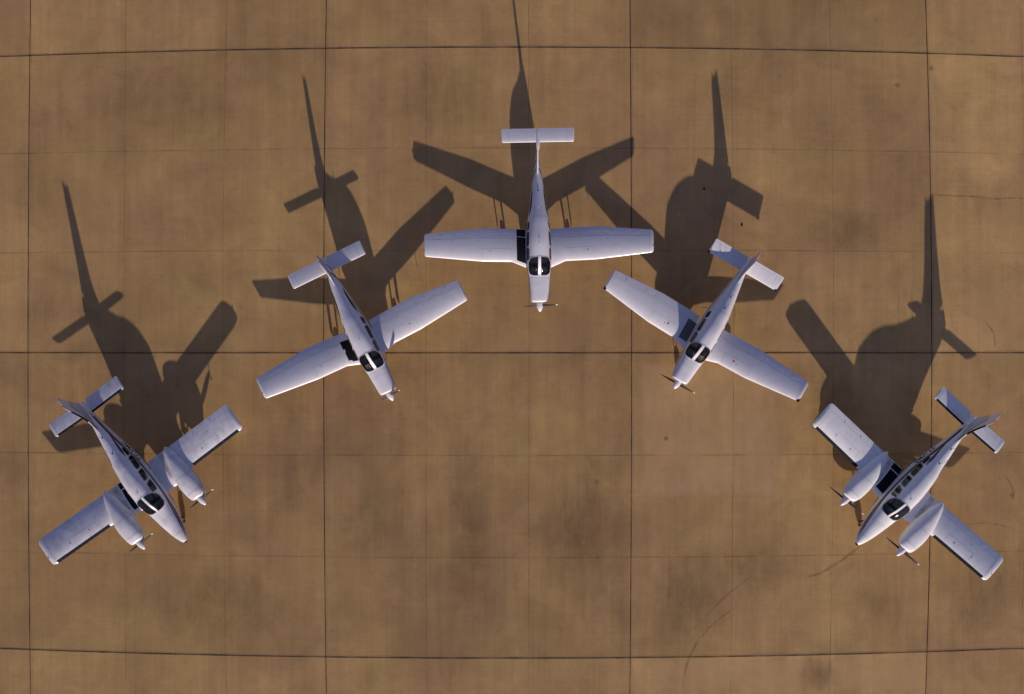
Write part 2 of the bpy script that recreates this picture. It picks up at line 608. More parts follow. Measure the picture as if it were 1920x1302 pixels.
def nose_gear(root, s, ztop, r=0.17):
    y = Y0 - s
    g = MB()
    g.tube([(0, y, ztop), (0, y, 0.45)], 0.04)
    for sd in (-1, 1):
        g.tube([(0, y, 0.47), (sd * 0.09, y, 0.42), (sd * 0.09, y, r)], 0.018)
    g.tube([(0, y - 0.03, 0.6), (0, y - 0.35, ztop)], 0.016)
    g.build('landing_gear_leg', M['white'], root)
    wheel(root, 0, s, r, 0.12)

def cabin(root, F, ks, twin):
    # floor, glareshield and seats: what the windows look into
    s_a, s_b = (2.0, 5.1) if twin else (1.75 * ks, 4.2 * ks)
    z0 = 0.80
    rows = []
    for i in range(13):
        s = s_a + (s_b - s_a) * i / 12
        wd, zt, zb, zm, n = pchip(F.tab, s)
        rows.append([(-wd * .93, Y0 - s, z0), (wd * .93, Y0 - s, z0)])
    MB().grid(rows).build('cabin_floor', M['cabin'], root)
    sp = s_a + 0.12
    wd = pchip(F.tab, sp)[0]
    g = MB()
    g.grid([[(-wd * .86, Y0 - sp + .10, 1.36), (wd * .86, Y0 - sp + .10, 1.36)], [(-wd * .86, Y0 - sp - .22, 1.43), (wd * .86, Y0 - sp - .22, 1.43)], [(-wd * .86, Y0 - sp - .26, 1.40), (wd * .86, Y0 - sp - .26, 1.40)], [(-wd * .86, Y0 - sp - .22, 1.05), (wd * .86, Y0 - sp - .22, 1.05)]])
    g.build('instrument_panel', M['cabin'], root)
    rowss = [s_a + .85, s_a + 1.65] + ([s_a + 2.45] if twin else [])
    for sr in rowss:
        for sd in (-1, 1):
            c = MB()
            x = sd * 0.25
            c.box((x, Y0 - sr + .05, 1.02), (.42, .46, .14))
            c.box((x, Y0 - sr - .22, 1.30), (.40, .12, .56), rx=R(-10))
            c.box((x, Y0 - sr - .28, 1.64), (.24, .09, .14), rx=R(-10))
            o = c.build('seat', M['seat'], root)
            bv = o.modifiers.new('bevel', 'BEVEL')
            bv.width = .03
            bv.segments = 2
    for sd in (-1, 1):
        MB().lathe((sd * .24, Y0 - sp - .30, 1.24), (0, 1, .25), [(0, .13), (-.02, .13)], 14).build('control_yoke', M['black'], root)

def text_on(F, txt, s0, z0, h, side, m, parent):
    cu = bpy.data.curves.new('registration', 'FONT')
    cu.body = txt
    cu.size = h * 1.38
    cu.space_character = 1.08
    cu.offset = 0.008
    to = bpy.data.objects.new('registration', cu)
    COL.objects.link(to)
    dg = bpy.context.evaluated_depsgraph_get()
    me = bpy.data.meshes.new_from_object(to.evaluated_get(dg))
    bpy.data.objects.remove(to)
    bm = bmesh.new()
    bm.from_mesh(me)
    bmesh.ops.triangulate(bm, faces=bm.faces)
    bmesh.ops.subdivide_edges(bm, edges=[e for e in bm.edges if e.calc_length() > .06], cuts=1)
    for v in bm.verts:
        tx, ty = v.co.x, v.co.y
        s = s0 - tx if side > 0 else s0 + tx
        z = z0 + ty
        v.co = F.P(s, F.theta(s, z, side), 0.006)
    bmesh.ops.recalc_face_normals(bm, faces=bm.faces)
    bm.to_mesh(me)
    bm.free()
    me.materials.clear()
    me.materials.append(m)
    o = bpy.data.objects.new('registration', me)
    COL.objects.link(o)
    o.parent = parent
    return o

def blade_antenna(root, F, s, x=0.0, h=0.2, name='antenna', ch=0.09, m='white'):
    th = math.pi / 2 if x == 0 else math.acos(max(-1, min(1, (x / pchip(F.tab, s)[0]) ** 1.2)))
    p = F.P(s, th)
    rows = []
    for k in range(5):
        q = k / 4
        c = ch * (1 - .5 * q)
        rows.append([p + Vector((0.010 * math.sin(t) * (1 - .5 * q), c / 2 * math.cos(t) - .06 * q, h * q - .01)) for t in [2 * math.pi * j / 10 for j in range(10)]])
    return MB().grid(rows, close=True, cap1=True).build(name, M[m], root)

def whip(root, F, s, s2, h=0.3):
    p = F.P(s, math.pi / 2)
    mb = MB()
    mb.lathe(p + Vector((0, 0, -.005)), (0, 0, 1), [(0, .035), (.03, .028), (.045, .012)], 12)
    mb.tube([p, p + Vector((0.0, -(s2 - s) * .5, h * .8)), p + Vector((0, -(s2 - s), h))], .007, 6)
    return mb.build('antenna', M['black'], root)

def dot_on(S, x, c, r, name, m, parent, h=.006, label=None):
    p = S.P(x, c)
    q = S.P(x, c + .02) - S.P(x, c - .02)
    n = Vector((1, 0, 0)).cross(q)
    if n.z < 0:
        n = -n
    return MB().lathe(p - n.normalized() * .006, n, [(0, r), (h, r), (h + .003, r * .8)], 16).build(name, m, parent, label=label)

def new_root(name, loc, rot, label, group):
    e = bpy.data.objects.new(name, None)
    e.location = loc
    e.rotation_euler = (0, 0, R(rot))
    e.empty_display_size = 1
    COL.objects.link(e)
    e['label'] = label
    e['category'] = 'airplane'
    e['group'] = group
    return e

def fuselage(root, F, windows, m):
    """skin with real openings where the windows are"""
    nt_ = 112
    ss = []
    s = F.s0
    while s < F.s1 - 1e-6:
        ss.append(s)
        s += 0.012 if s < F.s0 + 0.14 else 0.035
    ss.append(F.s1)
    b = MB()
    rows = [[F.raw(s, 2 * math.pi * j / nt_) for j in range(nt_)] for s in ss]
    cut = [scale_out(w_, .93) for w_ in windows]
    for r in rows:
        b.v.extend(tuple(p) for p in r)
    for i in range(len(ss) - 1):
        sm = (ss[i] + ss[i + 1]) / 2
        for j in range(nt_):
            tm = 2 * math.pi * (j + .5) / nt_
            if tm < math.pi and any(inside(c, sm, tm) for c in cut):
                continue
            a = i * nt_ + j
            c = i * nt_ + (j + 1) % nt_
            b.f.append((a, c, c + nt_, a + nt_))
    b.f.append(tuple(range(nt_)))
    b.f.append(tuple((len(ss) - 1) * nt_ + j for j in range(nt_)))
    return b.build('fuselage', m, root, smooth=50)

def glaze(root, F, ws, sides, fuse):
    for q in ws:
        g = fus_patch(F, q, 0.004, 'windshield', M['glass'], root)
        fus_ring(F, scale_out(q, 1.05), inset(q, .012, .018), 0.010, 'window_frame', M['seam'], g)
    for q in sides:
        g = fus_patch(F, q, 0.004, 'window', M['glass'], root)
        fus_ring(F, scale_out(q, 1.05), inset(q, .010, .018), 0.010, 'window_frame', M['seam'], g)

def post(root, F, s0, s1, m):
    # the painted post between the two windshield panes
    rows = []
    for i in range(15):
        s = s0 + (s1 - s0) * i / 14
        rows.append([F.P(s, R(a), o) for a, o in ((87.6, .0), (87.8, .014), (90, .016), (92.2, .014), (92.4, .0))])
    MB().grid(rows).build('windshield_post', m, root)

def mirror(q):
    return [(s, math.pi - t) for s, t in q]

# ------------------------------------------------------------------ single-engine plane
def single(kind, loc, rot, label):
    root = new_root('propeller_plane', loc, rot, label, 'white planes fanned out on the concrete apron')
    ks = {'A': 1.0, 'B': 1.0, 'C': 0.945}[kind]
    wm = M['white'] if kind != 'B' else M['white']
    F = Fus(SINGLE, ks)
    cs, hs = 2.13 * ks, .42 * ks
    wsR = superell(cs, math.pi / 2, hs, R(61), 2.9, 56, clip=(R(20), R(88)), taper=.0)
    wsL = mirror(wsR)
    side = [superell(2.66 * ks, R(30), .35 * ks, R(14), 4.2, 40, skew=-.06), superell(3.42 * ks, R(30), .36 * ks, R(13), 4.2, 40), superell(4.05 * ks, R(31), .20 * ks, R(10.5), 3.0, 30, skew=.03)]
    # keep the front side window behind the windshield corner
    side[0] = [(max(s, 2.40 * ks), t) for s, t in side[0]]
    sides = side + [mirror(q) for q in side]
    fu = fuselage(root, F, [wsR, wsL] + sides, wm)
    glaze(root, F, [wsR, wsL], sides, fu)
    post(root, F, cs - hs - .01, cs + hs + .01, wm)
    cabin(root, F, ks, False)
    # cowling details
    seam = MB()
    for s in (1.60 * ks, 4.45 * ks):
        rows = [[F.P(s - .006, R(a), .003) for a in range(-20, 201, 5)], [F.P(s + .006, R(a), .003) for a in range(-20, 201, 5)]]
        seam.grid(rows)
    for sd in (1, -1):
        for z in (1.12,):
            fus_strip(F, [(0.6, z, .012), (1.0, z, .012), (1.6 * ks, z, .012)], sd, .003, seam)
    seam.build('panel_seam', M['seam'], fu)
    for sd in (-1, 1):
        MB().lathe((sd * .24, Y0 - F.s0 - .02, 1.08), (0, 1, 0), [(0, .07), (.035, .075), (.037, .06)], 16).build('air_intake', M['black'], root)
    MB().tube([(.18, Y0 - 1.0, .62), (.18, Y0 - 1.12, .5), (.18, Y0 - 1.3, .46)], .035).build('exhaust_pipe', M['metal'], root)
    phi = {'A': R(152), 'B': R(-48), 'C': R(-14)}[kind]
    mats = {'A': ('blade', 'bladelit'), 'B': ('bladelit', 'blade'), 'C': ('blade', 'blade')}[kind]
    propeller(root, (0, 1.08), phi, .95, mats)
    # flank stripes
    if kind in 'AB':
        st = MB()
        for sd in (1, -1):
            fus_strip(F, [(.7, 1.20, .035), (2.0, 1.28, .05), (4.0, 1.36, .06), (5.2, 1.38, .07)], sd, .005, st)
            fus_strip(F, [(4.5, 1.57, .02), (4.8, 1.57, .13), (5.5, 1.49, .11), (5.9, 1.42, .02)], sd, .0055, st)
            fus_strip(F, [(6.2, 1.24, .03), (6.4, 1.31, .10), (6.6, 1.39, .08), (6.78, 1.44, .02)], sd, .0055, st)
            fus_strip(F, [(6.75, 1.22, .03), (6.92, 1.27, .09), (7.1, 1.33, .06), (7.25, 1.365, .02)], sd, .0055, st)
        st.build('stripe', M['stripe'], fu)
    else:
        st = MB()
        for sd in (1, -1):
            fus_strip(F, [(.7, 1.16, .03), (2.0, 1.2, .05), (4.0, 1.26, .05), (6.4, 1.3, .03)], sd, .005, st)
        st.build('stripe', M['stripe'], fu)
    # wings
    if kind == 'A':
        T = [(.35, 2.08, 4.04, .695), (.60, 2.15, 4.04, .72), (1.29, 2.44, 4.05, .80), (2.75, 2.47, 4.08, .985), (5.45, 2.72, 3.80, 1.32)]
    elif kind == 'B':
        T = [(.35, 2.15, 4.03, .695), (.62, 2.25, 4.03, .72), (1.28, 2.475, 4.05, .80), (2.75, 2.50, 4.10, .985), (5.36, 2.75, 3.82, 1.31)]
    else:
        T = [(.35, 1.84, 3.70, .695), (.60, 1.95, 3.70, .72), (1.23, 2.14, 3.71, .80), (2.70, 2.16, 3.72, .98), (5.36, 2.44, 3.48, 1.31)]
    T = [(a, b, c, d + .05, .155 - .045 * a / 5.4) for a, b, c, d in T]
    xt = T[-1][0]
    for sd in (1, -1):
        S = Surf(T, sd, tip=.12)
        h = .775
        wg = S.piece(.35, xt, 0.0, h, 'wing', wm, root)
        S.piece(.60, 3.0, h + .006, 1.0, 'flap', wm, root)
        S.piece(3.012, xt - .22, h + .006, 1.0, 'aileron', wm, root)
        S.piece(xt - .212, xt, h - .01, 1.0, 'wing_tip', wm, root)
        sm = MB()
        S.spanline(sm, .38, 1.3, 2.7, .007)
        for xx in (1.3, 2.7):
            S.chordline(sm, xx, .08, .38, .007)
        S.chordline(sm, xt - .20, .02, .76, .014)
        S.spanline(sm, .70, 1.1, xt - .25, .008)
        sm.build('panel_seam', M['seam'], wg)
        for xx in (3.5, 4.6):
            p = S.P(xx, .80, True, .004)
            MB().box(p, (.03, .09, .012)).build('hinge_cover', M['seam'], wg)
        if kind == 'C':
            dot_on(S, 1.83, .28, .055, 'fuel_cap', M['red'], wg, label='red fuel cap marking')
            dot_on(S, 1.98, .24, .022, 'drain_cap', M['black'], wg)
            MB().box(S.P(xt - .06, .05, True, -.015), (.13, .17, .05)).build('tip_light', M['black'], wg)
        else:
            dot_on(S, 2.35, .30, .045, 'fuel_cap', M['seam'], wg)
            dot_on(S, 4.1 if sd > 0 else 3.3, .62, .02, 'drain_cap', M['black'], wg)
            MB().lathe(S.P(xt - .02, .25), (sd, .3, 0), [(0, .03), (.05, .022), (.065, .008)], 12).build('navigation_light', M['green'] if sd > 0 else M['red'], wg)
        main_gear(root, sd * 1.62, 3.15 * ks, .92, door=(kind != 'C'), fairing=(kind == 'C'))
        if sd < 0:
            pz = S.P(2.9, .12, False)
            MB().tube([pz + Vector((0, 0, .02)), pz - Vector((0, 0, .15)), pz + Vector((0, .05, -.17)), pz + Vector((0, .12, -.17))], .014, 8).build('pitot_tube', M['metal'], root)
        if sd > 0:
            if kind == 'C':
                for k in range(5):
                    wk = MB()
                    x0 = .60 + k * .093
                    S.strip(wk, x0, x0 + .072, .13 + .012 * (4 - k), .765, .005)
                    wk.build('walkway_strip', M['walk'], root)
            elif kind == 'A':
                wk = MB()
                S.strip(wk, .55, 1.05, .10, .765, .005)
                S.strip(wk, .60, 1.05, .79, .985, .005)
                wk.build('walkway', M['walk'], root)
                # slim handrail strip beside the fuselage
                sp = MB()
                S.strip(sp, .60, .625, .05, .97, .012)
                sp.build('walkway_edge', M['white'], root)
            else:
                wk = MB()
                S.strip(wk, .58, 1.10, .52, .765, .005)
                S.strip(wk, .58, 1.02, .42, .52, .0052)
                S.strip(wk, .58, 1.07, .16, .42, .005)
                S.strip(wk, .58, .92, .12, .16, .0052)
                wk.build('walkway', M['walk'], root, label='black walkway with worn uneven edge')
            MB().tube([(.52, Y0 - 4.45 * ks, .86), (.66, Y0 - 4.40 * ks, .52), (.72, Y0 - 4.35 * ks, .5)], .016, 8).build('boarding_step', M['metal'], root)
            p = F.P(3.7 * ks, R(24), .0)
            MB().tube([p, p + Vector((.035, -.03, .0)), p + Vector((.03, -.16, .0)), p + Vector((-.02, -.2, 0))], .010, 6).build('grab_handle', M['metal'], root)
    nose_gear(root, .95, .72)
    # tail
    if kind == 'A':
        FN = Fin([(1.30, 5.9, 7.70, .05), (1.50, 6.45, 7.82, .07), (1.62, 6.72, 7.86, .085), (1.8, 6.92, 7.93, .09), (2.50, 7.62, 8.34, .09)])
        st_z, st_le, st_te, hsn = 2.53, 7.74, 8.38, 1.67
    elif kind == 'B':
        FN = Fin([(1.30, 5.2, 7.55, .04), (1.50, 5.75, 7.56, .05), (1.60, 6.25, 7.57, .065), (1.72, 6.52, 7.58, .09), (2.55, 7.08, 7.60, .09)])
        st_z, st_le, st_te, hsn = 1.05, 6.90, 7.63, 1.93
    else:
        FN = Fin([(1.26, 4.95, 7.22, .04), (1.48, 5.5, 7.24, .05), (1.60, 5.95, 7.26, .065), (1.72, 6.22, 7.28, .09), (2.58, 6.82, 7.36, .09)])
        st_z, st_le, st_te, hsn = 1.05, 6.53, 7.25, 1.88
    ztop = FN.tab[-1][0]
    fin = FN.piece(1.28, ztop, 0, .66, 'fin', wm, root)
    FN.piece(1.34, ztop - (0.12 if kind == 'A' else .0), .668, 1.0, 'rudder', wm, root)
    fs = MB()
    for sd in (1, -1):
        if kind == 'A':
            FN.line(fs, [(6.75, 1.50), (7.1, 1.66), (7.9, 2.1)], .04, sd)
            FN.line(fs, [(6.95, 1.46), (7.3, 1.58), (7.9, 1.85)], .04, sd)
        else:
            d = 0 if kind == 'B' else -.33
            FN.line(fs, [(6.3 + d, 1.50), (6.7 + d, 1.62), (7.5 + d, 2.05)], .045, sd)
            FN.line(fs, [(6.5 + d, 1.44), (6.9 + d, 1.54), (7.52 + d, 1.85)], .045, sd)
            FN.line(fs, [(6.9 + d, 2.0), (7.2 + d, 2.2), (7.5 + d, 2.4)], .03, sd)
    fs.build('stripe', M['stripe'], fin)
    tilt = {'A': 0.02, 'B': 0.09, 'C': -0.20}[kind]
    for sd in (1, -1):
        tz = st_z
        T2 = [(.0 if kind == 'A' else .05, st_le, st_te, tz, .10), (hsn, st_le + (.0), st_te, tz, .09)]
        S2 = Surf(T2, sd, inc=tilt, camber=0, tip=.07, tip_pt=.5)
        if kind == 'C':
            tp = S2.piece(T2[0][0], hsn, 0, .80, 'stabilator', wm, root)
            S2.piece(.10, hsn - .55, .81, 1.0, 'trim_tab', wm, root)
            S2.piece(hsn - .54, hsn, .79, 1.0, 'stabilator_tip', wm, root)
            MB().box(S2.P(hsn - .04, .06, True, -.02), (.11, .13, .05)).build('balance_weight', M['black'], root)
        else:
            tp = S2.piece(T2[0][0], hsn, 0, .80 if kind == 'A' else .83, 'stabilator', wm, root)
            S2.piece(.015 if kind == 'A' else .12, hsn - .35, .81 if kind == 'A' else .84, 1.0, 'trim_tab', wm, root)
            S2.piece(hsn - .34, hsn, .79, 1.0, 'stabilator_tip', wm, root)
        sm = MB()
        S2.chordline(sm, hsn - .32, .03, .8, .014)
        sm.build('panel_seam', M['seam'], tp)
        if kind == 'C':
            sm = MB()
            S2.chordline(sm, 1.2, .05, .78, .01)
            sm.build('panel_seam', M['seam'], tp)
    if kind == 'A':
        rows = []
        for i in range(15):
            u = i / 14
            s = 7.42 + u * .98
            k = .085 * max(.05, math.sin(math.pi * min(1, u * .93 + .07) ** .6) ** .8)
            rows.append([(k * math.cos(t), Y0 - s, st_z + .02 + k * .6 * math.sin(t)) for t in [2 * math.pi * j / 16 for j in range(16)]])
        MB().grid(rows, close=True, cap0=True, cap1=True).build('tail_fairing', wm, root)
    # tail beacon and antennas
    MB().lathe((0, Y0 - (FN.tab[-1][1] + .10), ztop - .01), (0, 0, 1), [(0, .03), (.05, .028), (.075, .01)], 12).build('beacon', M['red'], root)
    if kind != 'A':
        MB().tube([(0, Y0 - FN.tab[-1][1] - .3, ztop - .10), (.06, Y0 - FN.tab[-1][1] - .36, ztop), (.09, Y0 - FN.tab[-1][1] - .52, ztop + .02)], .005, 6).build('tail_antenna', M['blade'], root)
        MB().tube([(0, Y0 - FN.tab[-1][1] - .3, ztop - .10), (-.06, Y0 - FN.tab[-1][1] - .36, ztop), (-.09, Y0 - FN.tab[-1][1] - .52, ztop + .02)], .005, 6).build('tail_antenna', M['blade'], root)
    if kind == 'A':
        blade_antenna(root, F, 3.1, h=.12)
        blade_antenna(root, F, 3.45, h=.07, ch=.06, m='black')
        blade_antenna(root, F, 4.9, h=.14)
        whip(root, F, 5.7, 6.0, .12)
    elif kind == 'B':
        blade_antenna(root, F, 4.9, h=.16)
        blade_antenna(root, F, 3.2, h=.07)
    else:
        whip(root, F, 4.42, 4.62, .30)
        whip(root, F, 5.05, 5.2, .22)
    # temperature probe on the windshield
    MB().tube([F.P(2.0 * ks, R(80)), F.P(2.0 * ks, R(80)) + Vector((0, .05, .06))], .012, 8).build('temperature_probe', M['tipwhite'], root)
    return root

# ------------------------------------------------------------------ twin-engine plane
def twin(loc, rot, label, reg, worn=False, phis=(5, 8)):
    root = new_root('twin_engine_plane', loc, rot, label, 'white planes fanned out on the concrete apron')
    wm = M['white_worn'] if worn else M['white_bright']
    F = Fus(TWIN)
    wsR = superell(2.40, math.pi / 2, .455, R(58), 2.6, 56, clip=(R(24), R(88)))
    wsL = mirror(wsR)
    side = [superell(3.05, R(34), .31, R(14), 4.5, 40, skew=-.09), superell(3.74, R(34), .29, R(13.5), 5, 40, skew=-.05), superell(4.48, R(33), .37, R(13), 5, 40, skew=-.05), superell(5.15, R(31), .24, R(10), 4, 36, skew=-.05)]
    side[0] = [(max(s, 2.80), t) for s, t in side[0]]
    sides = side + [mirror(q) for q in side]
    fu = fuselage(root, F, [wsR, wsL] + sides, wm)
    glaze(root, F, [wsR, wsL], sides, fu)
    post(root, F, 1.93, 2.87, wm)
    cabin(root, F, 1.0, True)
    MB().lathe((0, Y0 + .012, 1.135), (0, 1, 0), [(-.075, .09), (-.03, .075), (0, .045), (.008, .01)], 18).build('nose_cap', M['black'], root)
    seam = MB()
    for s in (.55, 1.45):
        seam.grid([[F.P(s - .005, R(a), .003) for a in range(-20, 201, 5)], [F.P(s + .005, R(a), .003) for a in range(-20, 201, 5)]])
    seam.build('panel_seam', M['seam'], fu)
    st = MB()
    gs = MB()
    for sd in (1, -1):
        fus_strip(F, [(.25, 1.20, .02), (1.0, 1.27, .055), (2.4, 1.36, .05), (4.2, 1.46, .05), (5.8, 1.52, .05), (7.2, 1.50, .05), (7.7, 1.47, .02)], sd, .005, st)
        fus_strip(F, [(.5, 1.11, .02), (1.2, 1.16, .04), (2.6, 1.26, .03), (4.2, 1.36, .025), (5.8, 1.43, .03), (7.4, 1.40, .03)], sd, .005, st)
        fus_strip(F, [(4.9, 1.74, .02), (5.4, 1.67, .09), (5.85, 1.60, .06), (6.25, 1.55, .01)], sd, .0055, st)
        fus_strip(F, [(.35, 1.155, .02), (1.2, 1.215, .06), (2.6, 1.31, .06), (4.2, 1.41, .06), (5.8, 1.475, .06), (7.4, 1.45, .05)], sd, .004, gs)
    st.build('stripe', M['stripe'], fu)
    gs.build('grey_stripe', M['greystripe'], fu)
    wd = 1.48
    text_on(F, reg, 5.95, 1.10, .24, 1, M['stripe'], fu)
    text_on(F, reg, 4.45, 1.10, .24, -1, M['stripe'], fu)
    # wings, nacelles
    T = [(.35, 2.36, 4.25, .76), (.62, 2.44, 4.24, .79), (1.35, 2.50, 4.22, .88), (2.35, 2.74, 4.21, 1.00), (5.56, 2.76, 4.20, 1.39)]
    T = [(a, b, c, d + .05, .155 - .03 * a / 5.4) for a, b, c, d in T]
    xt = T[-1][0]
    for sd in (1, -1):
        S = Surf(T, sd, tip=.24, tip_pt=.45)
        h = .79
        wg = S.piece(.35, xt, 0.0, h, 'wing', wm, root)
        S.piece(.62, 2.9, h + .006, 1.0, 'flap', wm, root)
        S.piece(2.912, xt - .30, h + .006, 1.0, 'aileron', wm, root)
        S.piece(xt - .292, xt, h - .01, 1.0, 'wing_tip', wm, root)
        S.boot(2.48, xt - .27, .088, 'deicing_boot', M['black'], root)
        sm = MB()
        S.spanline(sm, .42, 2.9, 4.3, .007)
        for xx in (2.9, 4.3):
            S.chordline(sm, xx, .18, .42, .007)
        S.chordline(sm, xt - .28, .05, .78, .014)
        sm.build('panel_seam', M['seam'], wg)
        dot_on(S, 3.35, .28, .06, 'fuel_cap', M['seam'], wg)
        dot_on(S, 4.35, .30, .04, 'fuel_cap', M['seam'], wg)
        dot_on(S, 4.0, .62, .018, 'drain_cap', M['black'], wg)
        for xx in (3.3, 4.4):
            MB().box(S.P(xx, .82, True, .004), (.03, .10, .012)).build('hinge_cover', M['seam'], wg)
        MB().lathe(S.P(xt - .05, .3), (sd, .3, 0), [(0, .03), (.04, .02), (.055, .008)], 12).build('navigation_light', M['green'] if sd > 0 else M['red'], wg)
        so_ = MB()
        S.strip(so_, 1.20, 1.44, .22, .775, .0045)
        so_.build('exhaust_soot', M['soot'], wg)
        so_ = MB()
        S.strip(so_, 1.22, 1.46, .80, .97, .0045)
        so_.build('exhaust_soot', M['soot'], wg)
        # nacelle
        xc = sd * 1.80
        NT = [(1.36, .20, 1.24, 1.00, 1.12, 2.2), (1.38, .30, 1.30, .93, 1.12, 2.4), (1.46, .38, 1.365, .86, 1.12, 2.5), (1.75, .45, 1.43, .78, 1.12, 2.5), (2.3, .50, 1.46, .74, 1.12, 2.4), (2.9, .47, 1.42, .76, 1.10, 2.2),
              (3.5, .36, 1.32, .82, 1.07, 2.0), (4.0, .21, 1.19, .90, 1.03, 2.0), (4.3, .06, 1.07, .98, 1.02, 2.0)]
        rows = []
        for i in range(70):
            s = 1.36 + (.12 * i / 12 if i < 12 else .12 + (2.82) * (i - 11) / 58)
            w_, zt, zb, zm, n = pchip(NT, s)
            rows.append([(xc + w_ * spow(math.cos(t), 2 / n), Y0 - s, zm + ((zt - zm) if math.sin(t) > 0 else (zm - zb)) * spow(math.sin(t), 2 / n)) for t in [2 * math.pi * j / 48 for j in range(48)]])
        nc = MB().grid(rows, close=True, cap0=True, cap1=True).build('engine_nacelle', wm, root, smooth=50)
        sm = MB()
        def NP(s, t, off):
            w_, zt, zb, zm, n = pchip(NT, s)
            return Vector((xc + (w_ + off) * spow(math.cos(t), 2 / n), Y0 - s, zm + ((zt - zm + off) if math.sin(t) > 0 else (zm - zb + off)) * spow(math.sin(t), 2 / n)))
        for s in (1.72, 2.62):
            sm.grid([[NP(s - .006, R(a), .003) for a in range(0, 181, 6)], [NP(s + .006, R(a), .003) for a in range(0, 181, 6)]])
        for a in (28, 152):
            sm.grid([[NP(1.5 + 1.3 * i / 20, R(a - 1), .003) for i in range(21)], [NP(1.5 + 1.3 * i / 20, R(a + 1), .003) for i in range(21)]])
        sm.build('panel_seam', M['seam'], nc)
        sm = MB()
        a0 = 150 if sd > 0 else 152
        for a in (163, ):
            sm.grid([[NP(1.6 + 1.2 * i / 20, R(a + 10 * math.sin(i / 20 * 3.1)), .004) for i in range(21)], [NP(1.6 + 1.2 * i / 20, R(a + 2.2 + 10 * math.sin(i / 20 * 3.1)), .004) for i in range(21)]])
        sm.build('stripe', M['stripe'], nc)
        for q in (-1, 1):
            MB().lathe((xc + q * .22, Y0 - 1.385, 1.13), (0, 1, 0), [(0, .06), (.035, .065), (.037, .05)], 14).build('air_intake', M['black'], nc)
        MB().tube([(xc + .2, Y0 - 2.2, .80), (xc + .2, Y0 - 2.35, .66), (xc + .2, Y0 - 2.5, .64)], .035).build('exhaust_pipe', M['metal'], nc)
        propeller(root, (xc, 1.12), R(phis[0] if sd > 0 else phis[1]), 1.0, ('blade', 'blade'), spin=.17, slen=.46, s_tip=.88)
        main_gear(root, sd * 1.72, 3.35, .95, door=True, r=.21)
        if sd < 0:
            pz = S.P(3.6, .12, False)
            MB().tube([pz + Vector((0, 0, .02)), pz - Vector((0, 0, .2)), pz + Vector((0, .05, -.22)), pz + Vector((0, .14, -.22))], .016, 8).build('pitot_tube', M['metal'], root)
        else:
            wk = MB()
            S.strip(wk, .58, 1.13, .13, .775, .005)
            S.strip(wk, .62, 1.16, .805, .985, .005)
            wk.build('walkway', M['walk'], root)
            MB().tube([(.50, Y0 - 4.75, .86), (.68, Y0 - 4.7, .52), (.76, Y0 - 4.64, .5)], .018, 8).build('boarding_step', M['metal'], root)
    nose_gear(root, 1.05, .80, r=.19)
    FN = Fin([(1.45, 5.9, 8.30, .04), (1.66, 6.35, 8.31, .05), (1.76, 6.85, 8.33, .06), (1.9, 7.18, 8.36, .09), (2.92, 8.08, 8.70, .09)])
    ztop = 2.92
    fin = FN.piece(1.46, ztop, 0, .64, 'fin', wm, root)
    FN.piece(1.48, ztop, .648, 1.0, 'rudder', wm, root)
    rows = []
    for z in [1.92 + .7 * i / 16 for i in range(17)]:
        q = [FN.P(z, .10 * (1 - i / 6)**1.6, 1, .006) + Vector((0, .012, 0)) for i in range(7)]
        q += [FN.P(z, .10 * (i / 6)**1.6, -1, .006) + Vector((0, .012, 0)) for i in range(1, 7)]
        rows.append(q)
    MB().grid(rows, close=True, cap0=True, cap1=True).build('deicing_boot', M['black'], root)
    fs = MB()
    for sd in (1, -1):
        FN.line(fs, [(6.75, 1.66), (7.2, 1.80), (7.7, 2.05), (8.2, 2.45)], .06, sd)
        FN.line(fs, [(6.9, 1.60), (7.35, 1.70), (7.8, 1.92), (8.35, 2.38)], .04, sd)
        FN.line(fs, [(7.1, 1.56), (7.5, 1.63), (7.95, 1.82), (8.45, 2.2)], .055, sd)
        FN.line(fs, [(7.5, 1.53), (7.9, 1.58), (8.1, 1.66), (8.4, 1.9)], .04, sd)
    fs.build('stripe', M['stripe'], fin)
    for sd in (1, -1):
        T2 = [(.03, 7.62, 8.38, 1.22, .10), (2.0, 7.66, 8.42, 1.22, .09)]
        S2 = Surf(T2, sd, inc=.14, camber=0, tip=.12, tip_pt=.5)
        tp = S2.piece(.03, 2.0, 0, .78, 'stabilator', wm, root)
        S2.piece(.12, 1.45, .79, 1.0, 'trim_tab', wm, root)
        S2.piece(1.46, 2.0, .77, 1.0, 'stabilator_tip', wm, root)
        S2.boot(.12, 1.86, .13, 'deicing_boot', M['black'], root)
        sm = MB()
        S2.chordline(sm, 1.83, .05, .98, .014)
        S2.spanline(sm, .28, .2, 1.8, .008)
        sm.build('panel_seam', M['seam'], tp)
    MB().lathe((0, Y0 - 8.18, ztop - .01), (0, 0, 1), [(0, .035), (.05, .03), (.08, .01)], 12).build('beacon', M['red'], root)
    for q in (-1, 1):
        MB().tube([(0, Y0 - 8.5, ztop - .1), (q * .06, Y0 - 8.56, ztop - .03), (q * .09, Y0 - 8.7, ztop)], .005, 6).build('tail_antenna', M['blade'], root)
    whip(root, F, 5.35, 5.62, .34)
    whip(root, F, 6.25, 6.45, .30)
    blade_antenna(root, F, 3.15, h=.06, ch=.06, m='black')
    return root

# ------------------------------------------------------------------ the apron
K = 3.2e-8
SP = 579.0
def gpt(u, v):
    """ideal joint grid (main-slab units) -> ground point; a slight lens bow is put into the joint shape"""
    px, py = -354.4 + SP * u, 11.3 + SP * v
    r2 = min(px * px + py * py, 1.3e6)
    k = 1 - K * r2
    kx = k if px > 0 else 1 - K * (min(px * px, 9e5) + (.35 if px < -600 else 1) * min(py * py, 6e5))
    return (px * kx / PX, -py * k / PX)

